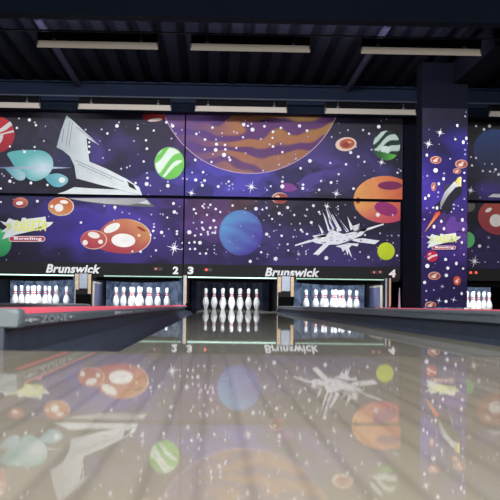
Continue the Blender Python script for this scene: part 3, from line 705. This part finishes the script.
# --- sparkles
for P, x, y, r in ((PB, 251.4, 187, 7), (PB, 191.5, 193, 5), (PB, 381.4, 162.4, 5), (PB, 336.4, 193.6, 5.5), (PC, 174.2, 248, 8.5), (PD, 327, 206.4, 4.5), (PD, 267.6, 254.4, 2.6), (PE, 470.6, 190.4, 5), (PF, 474.4, 261.3, 7), (PF, 488.7, 237.6, 2.6), (PF, 488, 247, 2.4),
                   (PG, 439.8, 132.8, 5), (PG, 428.3, 144, 5.5), (PG, 443.8, 173.6, 2.2), (PG, 441.9, 286.5, 3), (PG, 438.7, 300.6, 3.6), (PG, 453.4, 299.8, 3.6)):
    P.add(Ink(P.Y).sparkle(x, y, r, diag=r > 4), 'painted_sparkle', 'white star sparkle', lift=.0035)
# --- round star dots, as read from the photograph
dots = {
 'A': "19,118.5,1 29.5,120,1.7 34.8,122.5,1 36,125.2,1.4 45.5,126.5,.7 17,128,1.3 44,141,1 10,146.5,1.2 34.7,147,1.1 34.7,151,.9 24.5,151.8,1.5 10,181.3,1.8 2,174,.8 4,176,.9 12,177.5,.9 14,183,.9 31,183,1.6 47.5,185,1.3 1,188.5,1.2 117,126,2 119,122.4,1 107.4,133.5,1.3 101.7,129.5,1 137.8,128.5,1.5 137.8,125,.8 153.8,130.6,1.2 166.4,122.4,1.5 172.7,126,1.8 171.6,124,1 182,129.8,.8 134,141,.9 146,140.3,1.3 146.9,148.7,1.5 109.5,150,.9 143.7,161.5,1.3 121.2,168.8,1 127,167.6,1 130,166,.8 147,173,1 147.5,178,1.4 146.7,184,2.2 150.4,185.6,1 135.7,183,1.3 167.9,185.8,2 167.9,181.8,1 160.5,190.7,.7 182.8,178.5,1 85.7,129.8,1 89.3,142.4,1.2 89.3,146.6,1.3 89,152.2,1.5 171.5,138.6,.9 176,134,.7 103,158,.9",
 'B': "196.4,134,1.3 199.3,132.3,.8 205,139.6,1.4 212.5,127.7,1.3 243.6,124.7,2 245.5,120.7,1 252.5,129.8,2.2 247.8,126,1.1 251.4,123.9,1 234,131.9,1 237,133,1 243,137.3,1.2 222,133.3,.9 216,139.6,1 216.5,144.3,1.7 215.7,150,2 225,145,1.3 225.4,149.5,1.4 224,155,2.3 229,157.5,1.2 230,160,1.5 213,154.3,1 204.8,149.5,1.2 195.3,160,1.5 211.5,162,1.2 236.3,148,1.1 245.5,153.3,.9 264.4,126.4,1.5 273,131.9,1.5 272.4,138,1.2 260.8,139,1 269.5,144.3,1 273,146.6,1.4 280.8,128,1.3 282.3,152.2,1.3 263,170.7,1 279,164.8,1 280.8,143.8,1 203.1,172.2,1.4 192.2,172.6,1 195.7,180,1.8 204.6,180.6,1.6 202.3,185.4,1.6 201.4,182.6,1 218.2,186.5,1.5 187,179,1 228.7,181.6,1.2 226.2,183.8,.8 232.5,184.4,.9 229.4,186,1 232.8,188.6,.7 228.8,189.6,.8 267,190,1 270.7,186.3,1.1 282.3,186.5,2.2 282.3,181.6,1.5 283,177.5,1 331.6,137,1 347.8,130.2,1 378.6,126.8,2 363,130.2,1.2 369,133.8,1.2 350.6,152.6,1.7 358.2,156.8,1.6 364.4,161.8,1.3 330.2,163,1.1 346,164.4,1.4 309.8,161,2 300.5,168.3,1.4 338.6,174.2,1.2 321,181,1.2 331,182.6,1.6 337.2,181.2,1 319,190,1.4 302.8,188.4,1.6 303,184.8,1.4 353.4,188.7,1.5 397.4,172.8,1.2 400.5,170.8,1 372.8,178.4,.9 295.8,158.8,1 307,130.8,1.5 299.4,126,1.8 289,133.8,1.1 371.4,149.8,1 381,121,.7 340,133,.7 356,147,.8",
 'C': "81,222.6,1.3 115,207.4,1.7 104.4,206,1 122.4,212.4,.8 129.4,213.6,.8 151.4,214.6,.9 139.4,219.4,.9 154,224,1 154,227,1.1 153.2,231,1.4 161.6,232.4,1.8 154.6,238,1 150.6,235,1.3 156,250.4,1.3 140.6,251.6,1.5 132.4,251.4,1.1 151,256.4,.7 173.5,203.5,1.6 174.4,212,1.9 177,213.4,1 163,214.5,1 167.3,217.6,1.1 168.8,229,.8 176.9,231.4,1.3 176.9,234,1.3 173.8,243.5,.9 182.4,243,1.1 182.4,249,1 1,202,1.1 37.5,201.3,1.6 114,220,.7 164,236,.9 160.5,214,.7",
 'D': "194,209.3,1.4 196,213.4,1.2 202.6,206.2,1.2 204.3,204,1 204,208,1 208.4,207.6,1 210.4,204.8,1.3 215.8,209,1.4 207,214.9,1.2 213.8,220.6,1.6 202,222.4,1.3 193.5,222.8,.9 189.3,232.3,2.3 202.3,227.8,1.2 203.5,229.6,1.3 210.2,227.8,1.5 215.6,227.5,1.4 207.7,232,1.2 208,234.4,1.1 212.6,232.7,1.2 215,233,1.2 215.4,231,1 201,234.5,1.2 195,235.6,1.2 196.7,228.7,.8 200,242.8,2 194.5,242.2,1.4 189.3,242.8,1.2 190,249,1.2 195,249,1.3 200,253.6,1.2 206,253.5,1.3 207.5,249.5,.8 214.4,245.5,.7 214.4,249.5,.9 214.4,253,.8 220.3,212,1.2 232.6,205.6,1.3 245.4,208.4,.9 256,208.8,2 262.4,209.6,1.1 266.6,208,1.2 279.2,213.4,1.7 282,215,.9 277.2,206.4,.9 287.6,207.6,1.6 294.2,215,1.3 272,219,1.1 269,215.6,1 279.8,224.8,1 291.4,224,.8 300,223.6,1 266.6,234.2,1.7 269.4,236.6,1 274,231,.8 281.6,235.8,1.4 301,230,1.4 307,234,1.3 294.8,230,.8 293.4,236.8,1 279.4,244.6,1 287.6,244.2,1.1 288.2,250.4,1.1 261.2,252.2,1.3 275.6,258.8,2.2 250.2,261.4,1.7 299,254.6,1.1 306,254,1 306,251,.9 257,258.4,.6 307,209.6,1.1 305.8,216,1 313.4,205.7,1.6 311.3,222.5,1.6 338,206.4,1 338,209.2,1 365,235,1.2 326.3,258,2.1 368.4,257.2,1.5 344.7,254,.9 298.4,254,1.4 306,252,.8 380,233.4,1 392.7,215,1 397,255.6,1.2 354.8,259.2,.8 391.6,235.6,.8 398.5,235.6,.9 319,212,1.2 320,214,1 302.5,231.8,1.1 355,217.5,1 348,231,1 302,246,.9 360,252,1 393,243,.8",
 'E': "476,126,1.2 489.5,126,1.8 484,129.5,1.4 476,158,1.2 472,165.5,1.2 482.8,171,1.2 490,171.5,1.2 495.5,169.5,1.4 498.5,174.5,1.5 492,164,1 484.6,163.8,.7 471,157,1 480,197.5,.7 494,172,.8",
 'F': "479.5,246,1.8 485,262,.8 498,262,.9 472,251,.7",
 'G': "464.7,116.5,.8 457,125.8,1.3 466,138.5,1.4 463,142.4,1.6 464.7,150,.9 464.7,154.5,.9 426.5,155.3,1.3 449.8,159,1 435.3,170.5,2.5 443.3,179,1.4 464,173,1.1 427,176,1 464,181,1.2 438.5,183.9,1.3 438,192.5,1 428.5,195.8,1.3 425,198.5,1.3 464,199,1 437.5,197,.8 426.5,208.3,.8 433,207.8,1.1 436.8,208,1.5 453.4,204.8,1 462,209.8,1.1 458,206,.7 453.5,208.8,1 451,212,.8 424,219.5,1 433.7,226.8,1.6 443.6,228.8,1.4 441,221.5,1.3 462,220,1.6 463,229.5,1.4 461.5,242.5,1.3 445.3,259.5,1.7 427,266,2.3 456,263.5,1.5 447.5,268.2,1.8 462.8,268.6,1.2 446,275.4,1.9 424.3,282.4,1.8 463.5,254.5,1 454,255,.8 433.5,290,.8 461.3,293.6,1.3 445.7,301.4,1.7 426,291,1 426,300,1 453.6,288,.9 455,139.5,1.2",
}
for key, P in zip('ABCDEFG', (PA, PB, PC, PD, PE, PF, PG)):
    k = Ink(P.Y)
    for t in dots[key].split():
        x, y, r = map(float, t.split(',')); k.k = 0
        k.disc(x, y, r * .92, r * .92 * (1.35 if key == 'G' and r > 1.25 and r < 1.7 else 1), (240, 240, 250) if r > 1 else (200, 196, 226), seg=14)
    rr = random.Random(ord(key)); n = {'A': 26, 'B': 34, 'C': 24, 'D': 60, 'E': 8, 'F': 8, 'G': 20}[key]
    for i in range(n):
        p0 = Vector((rr.uniform(P.x0, P.x1), P.Y, rr.uniform(max(P.z0, zN if key != 'G' else 0), P.z1)))
        k.k = 0
        q = ROT.transposed() @ (p0 - CAM); k.disc(250 + F * q.x / -q.z, 250 - F * q.y / -q.z, *(2 * [rr.uniform(.35, .7)]), (170, 164, 214), seg=8)
    o = P.add(k, 'painted_stars', 'scattered round white stars', lift=.0095); o['kind'] = 'stuff'

# --- name strips with lettering, numbers and indicator lights
def strip(P, za, x0=None, x1=None):
    x0 = P.x0 if x0 is None else x0; x1 = P.x1 if x1 is None else x1
    return link('name_strip', B(x0, x1, P.Y - .006, P.Y + .02, P.z0 + .002, za, bev=.002), M['strip_black'], P.o)
M['strip_black'] = mat('charcoal_strip', (.012, .013, .015), .5, spec=.15, var=.3, scale=5)
def word(s, par, pl, pr, ylt, yrb, Yp, shear=0., bold=0., label=None, name='lettering'):
    a = at(pl, (ylt + yrb) / 2, Yp); b = at(pr, (ylt + yrb) / 2, Yp); m = (pl + pr) / 2
    z1 = at(m, ylt, Yp).z; z0 = at(m, yrb, Yp).z
    o = link(name, text_bm(s, a.x, b.x, z0, z1, Yp - .0075, shear, bold), M['white'], par)
    o['label'] = label or 'white lettering ' + s; return o
def led(par, px, py, Yp, m, w=3.2):
    c = at(px, py, Yp)
    bz = link('indicator', B(c.x - .016 * w, c.x + .016 * w, Yp - .012, Yp - .004, c.z - .026, c.z + .026, bev=.003), M['bezel'], par); bz['label'] = 'dark red indicator window'
    bm = bmesh.new(); bmesh.ops.create_uvsphere(bm, u_segments=14, v_segments=8, radius=.019)
    bmesh.ops.translate(bm, verts=bm.verts, vec=(c.x, Yp - .012, c.z))
    return bz, bm
def put_led(stripo, px, py, m, Yp=YM, w=3.2):
    c = at(px, py, Yp)
    bm = bmesh.new(); bmesh.ops.create_uvsphere(bm, u_segments=14, v_segments=8, radius=.018); bmesh.ops.scale(bm, vec=(1, .5, 1), verts=bm.verts)
    bmesh.ops.translate(bm, verts=bm.verts, vec=(c.x, Yp - .013, c.z))
    o = link('indicator_light', bm, m, stripo, smooth=True); o['label'] = 'small red indicator light'
sC, sD = strip(PC, zN), strip(PD, zN)
sF = strip(PF, Z_(480, 268.5))
word('Brunswick', sC, 45.9, 100.4, 264.4, 273.2, YM, .24, .038)
word('Brunswick', sD, 264.9, 319.4, 268.0, 276.8, YM, .24, .038)
word('2', sC, 172.6, 178.4, 266.6, 274.2, YM, .05, .045, 'white number 2', 'number')
word('3', sD, 187.6, 193.4, 266.7, 274.3, YM, .05, .045, 'white number 3', 'number')
word('4', sD, 388.8, 395.8, 269.6, 277.4, YM, .05, .045, 'white number 4', 'number')
def window(stripo, px, py, w, h=3.2):
    c = at(px, py, YM); b = at(px + w / 2, py, YM).x - c.x
    o = link('indicator_window', B(c.x - b, c.x + b, YM - .009, YM - .004, c.z - h / 118, c.z + h / 118, bev=.002), M['bezel'], stripo); o['label'] = 'dark red indicator window'
window(sC, 158, 268.9, 9); put_led(sC, 155.8, 268.9, M['led_dim'])
window(sD, 208, 269.8, 8); put_led(sD, 206.3, 269.8, M['led'])
window(sD, 377, 272.3, 12); put_led(sD, 374, 272.3, M['led_dim']); put_led(sD, 380, 272.0, M['led_dim'])
window(sF, 473, 272.6, 10); put_led(sF, 470.6, 272.6, M['led']); put_led(sF, 476, 272.6, M['led'])
# glowing tubes along the bottom edges
def edge_light(P, pa, pb, py, m, dim=False):
    a = at(pa, py, YM); b = at(pb, py, YM); z = P.z0 - .012
    t = link('edge_light', tube((a.x, YM - .004, z), (b.x, YM - .004, z), .009 if not dim else .006), m, P.o)
    t['label'] = 'pale green glowing tube along the bottom edge'
    return t
edge_light(PC, -60, 74, 276, M['strip']); edge_light(PC, 104, 182, 277, M['strip_dim'])
edge_light(PD, 188, 276.5, 277.5, M['strip']); edge_light(PD, 296, 386, 281, M['strip_dim'])
# fascia beneath each bottom edge (dark), carries the tubes
for P, lab in ((PC, 0), (PD, 0)):
    link('bottom_rail', B(P.x0 + .02, P.x1 - .02, P.Y + .005, P.Y + .05, P.z0 - .035, P.z0 + .004), M['black'], P.o)
# dark filler panel between panel and column
fx0, fx1 = X_(403.4, 210), X_(424, 210)
tag(link('filler_panel', B(fx0, fx1, YM + .02, YM + .055, .02, 3.3), M['navy_dark'], origin=(fx0, YM + .02, .02)), 'tall dark navy filler board left of the painted column', 'panel')

# ------------------------------------------------------------------ hanging light fixtures in two rows
def fixture(x0, x1, Y, zb, label, shade):
    r = empty('hanging_light', ((x0 + x1) / 2, Y, zb)); tag(r, label, 'light fixture', 'hanging light fixtures')
    hv = .088
    # beige shade that faces the players, slightly tilted
    link('shade', extrude_x([(Y - .012, zb), (Y - .004, zb), (Y + .010, zb + hv), (Y - .006, zb + hv)], x0, x1), shade, r).__setitem__('label', 'beige front shade')
    # black channel above and behind it
    link('channel', extrude_x([(Y - .05, zb + hv + .085), (Y - .05, zb + hv + .10), (Y + .14, zb + hv + .10), (Y + .14, zb + hv + .085), (Y + .01, zb + hv + .085), (Y + .01, zb + hv - .012), (Y - .004, zb + hv - .012), (Y - .004, zb + hv + .085)], x0 + .01, x1 - .01), M['soot'], r)
    for xe in (x0 + .004, x1 - .012):
        link('end_plate', extrude_x([(Y - .004, zb + .01), (Y + .13, zb + .05), (Y + .14, zb + hv + .10), (Y - .06, zb + hv + .10)], xe, xe + .008), M['black'], r)
    link('tube', tube((x0 + .05, Y + .07, zb + .06), (x1 - .05, Y + .07, zb + .06), .013), M['tube'], r, smooth=False)
    for fx in (.14, .86):
        xx = x0 + (x1 - x0) * fx
        bm = bmesh.new(); box(bm, xx - .022, xx + .022, Y - .018, Y - .004, zb + hv + .005, zb + hv + .03, bev=.003); tube((xx, Y - .012, zb + hv + .03), (xx, Y - .012, zb + hv + .114), .005, 8, bm)
        link('bracket', bm, M['wire'], r)
    return r
Y1, Y2 = 12.2, 16.8
def row(Y, spans, py_ref, px_ref, says):
    z = at(px_ref, py_ref, Y).z
    for (a, b), s in zip(spans, says):
        fixture(at(a, py_ref, Y).x, at(b, py_ref, Y).x, Y, z, s, M['valance'] if Y < 14 else M['valance_darkened'])
    return z
z1 = row(Y1, [(37, 158), (190.5, 310), (361, 481)], 51.6, 250, ['beige fronted hanging light in the nearer row, above the white shuttle', 'beige fronted hanging light in the nearer row, above the huge orange planet', 'beige fronted hanging light in the nearer row, in front of the right ceiling pipe'])
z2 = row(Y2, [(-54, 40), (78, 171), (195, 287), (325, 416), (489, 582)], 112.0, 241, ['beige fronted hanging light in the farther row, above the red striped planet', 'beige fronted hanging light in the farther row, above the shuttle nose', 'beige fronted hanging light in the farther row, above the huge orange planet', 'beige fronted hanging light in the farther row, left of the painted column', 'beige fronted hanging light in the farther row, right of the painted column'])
for Y, z, s in ((Y1, z1, 'thin dark conduit carrying the nearer row of lights'), (Y2, z2, 'thin dark conduit carrying the farther row of lights')):
    zz = z + .088 + .125
    tag(link('conduit', tube((XL, Y - .012, zz), (XR, Y - .012, zz), .012, 8), M['wire'], origin=(0, Y - .012, zz)), s, 'conduit', 'conduits carrying the lights')

# ------------------------------------------------------------------ light
def area(name, loc, target, sx, sy, power, col=(1, 1, 1)):
    l = bpy.data.lights.new(name, 'AREA'); l.shape = 'RECTANGLE'; l.size = sx; l.size_y = sy; l.energy = power; l.color = col
    o = bpy.data.objects.new(name, l); COL.objects.link(o); o.location = loc
    o.rotation_euler = (Vector(target) - Vector(loc)).to_track_quat('-Z', 'Y').to_euler(); return o
area('concourse_light', (0.5, -6.5, 3.45), (0.5, 8, .6), 9, .9, 780, (1, .95, .88))
for x in (-4.4, -2.1, .2, 1.7, 5.9):
    area('mural_light', (x, Y1 + .16, z1 + .06), (x * .95, YM, .9), 1.4, .12, (98 if x < 1 else 84), (.97, .96, 1))
for i, cx in enumerate(LX):
    area('pin_light', (cx, 17.90, .50), (cx, 18.75, .17), 1.25, .05, (11, 11, 8, 11, 11)[i], (.9, .95, 1))
    area('pin_fill_top', (cx, 18.75, .585), (cx, 18.95, .05), 1.2, .08, (8, 8, 4, 8, 8)[i], (.86, .93, 1))  # unseen second lamp, added to light the back row
for sx in (-5.6, 6.8):
    area('side_fill', (sx, 1.5, 3.3), (-.1 if sx < 0 else .3, 3.6, 0), 1.2, 3.0, 260, (.9, .95, 1))  # unseen fill pair, added to brighten the divider faces
area('approach_fill', (0, -2.2, 3.7), (0, -1.4, 0), 7, 1.2, 165, (1, .97, .92))  # unseen downlight, added to lift the approach floor
pl = bpy.data.lights.new('red_glow', 'POINT'); pl.energy = 4; pl.color = (1, .08, .12); pl.shadow_soft_size = .05
po = bpy.data.objects.new('red_glow', pl); COL.objects.link(po); po.location = (X_(414, 300, 17.4), 17.4, .2)
w = bpy.data.worlds.new('hall_air'); S.world = w; w.use_nodes = True
w.node_tree.nodes['Background'].inputs[0].default_value = (.5, .55, .7, 1); w.node_tree.nodes['Background'].inputs[1].default_value = .05

# ------------------------------------------------------------------ camera
cd = bpy.data.cameras.new('camera'); cd.sensor_width = 36; cd.sensor_fit = 'HORIZONTAL'; cd.lens = F * 36 / 500; cd.clip_start = .05; cd.clip_end = 100
cd.dof.use_dof = True; cd.dof.focus_distance = 20.5; cd.dof.aperture_fstop = 14
co = bpy.data.objects.new('camera', cd); COL.objects.link(co)
co.matrix_world = Matrix.Translation(CAM) @ ROT.to_4x4()
S.camera = co
S.view_settings.view_transform = 'Standard'; S.view_settings.look = 'None'
S.view_settings.exposure = 0; S.view_settings.gamma = 1
for o in bpy.data.objects:
    if 'o0' in o: del o['o0']
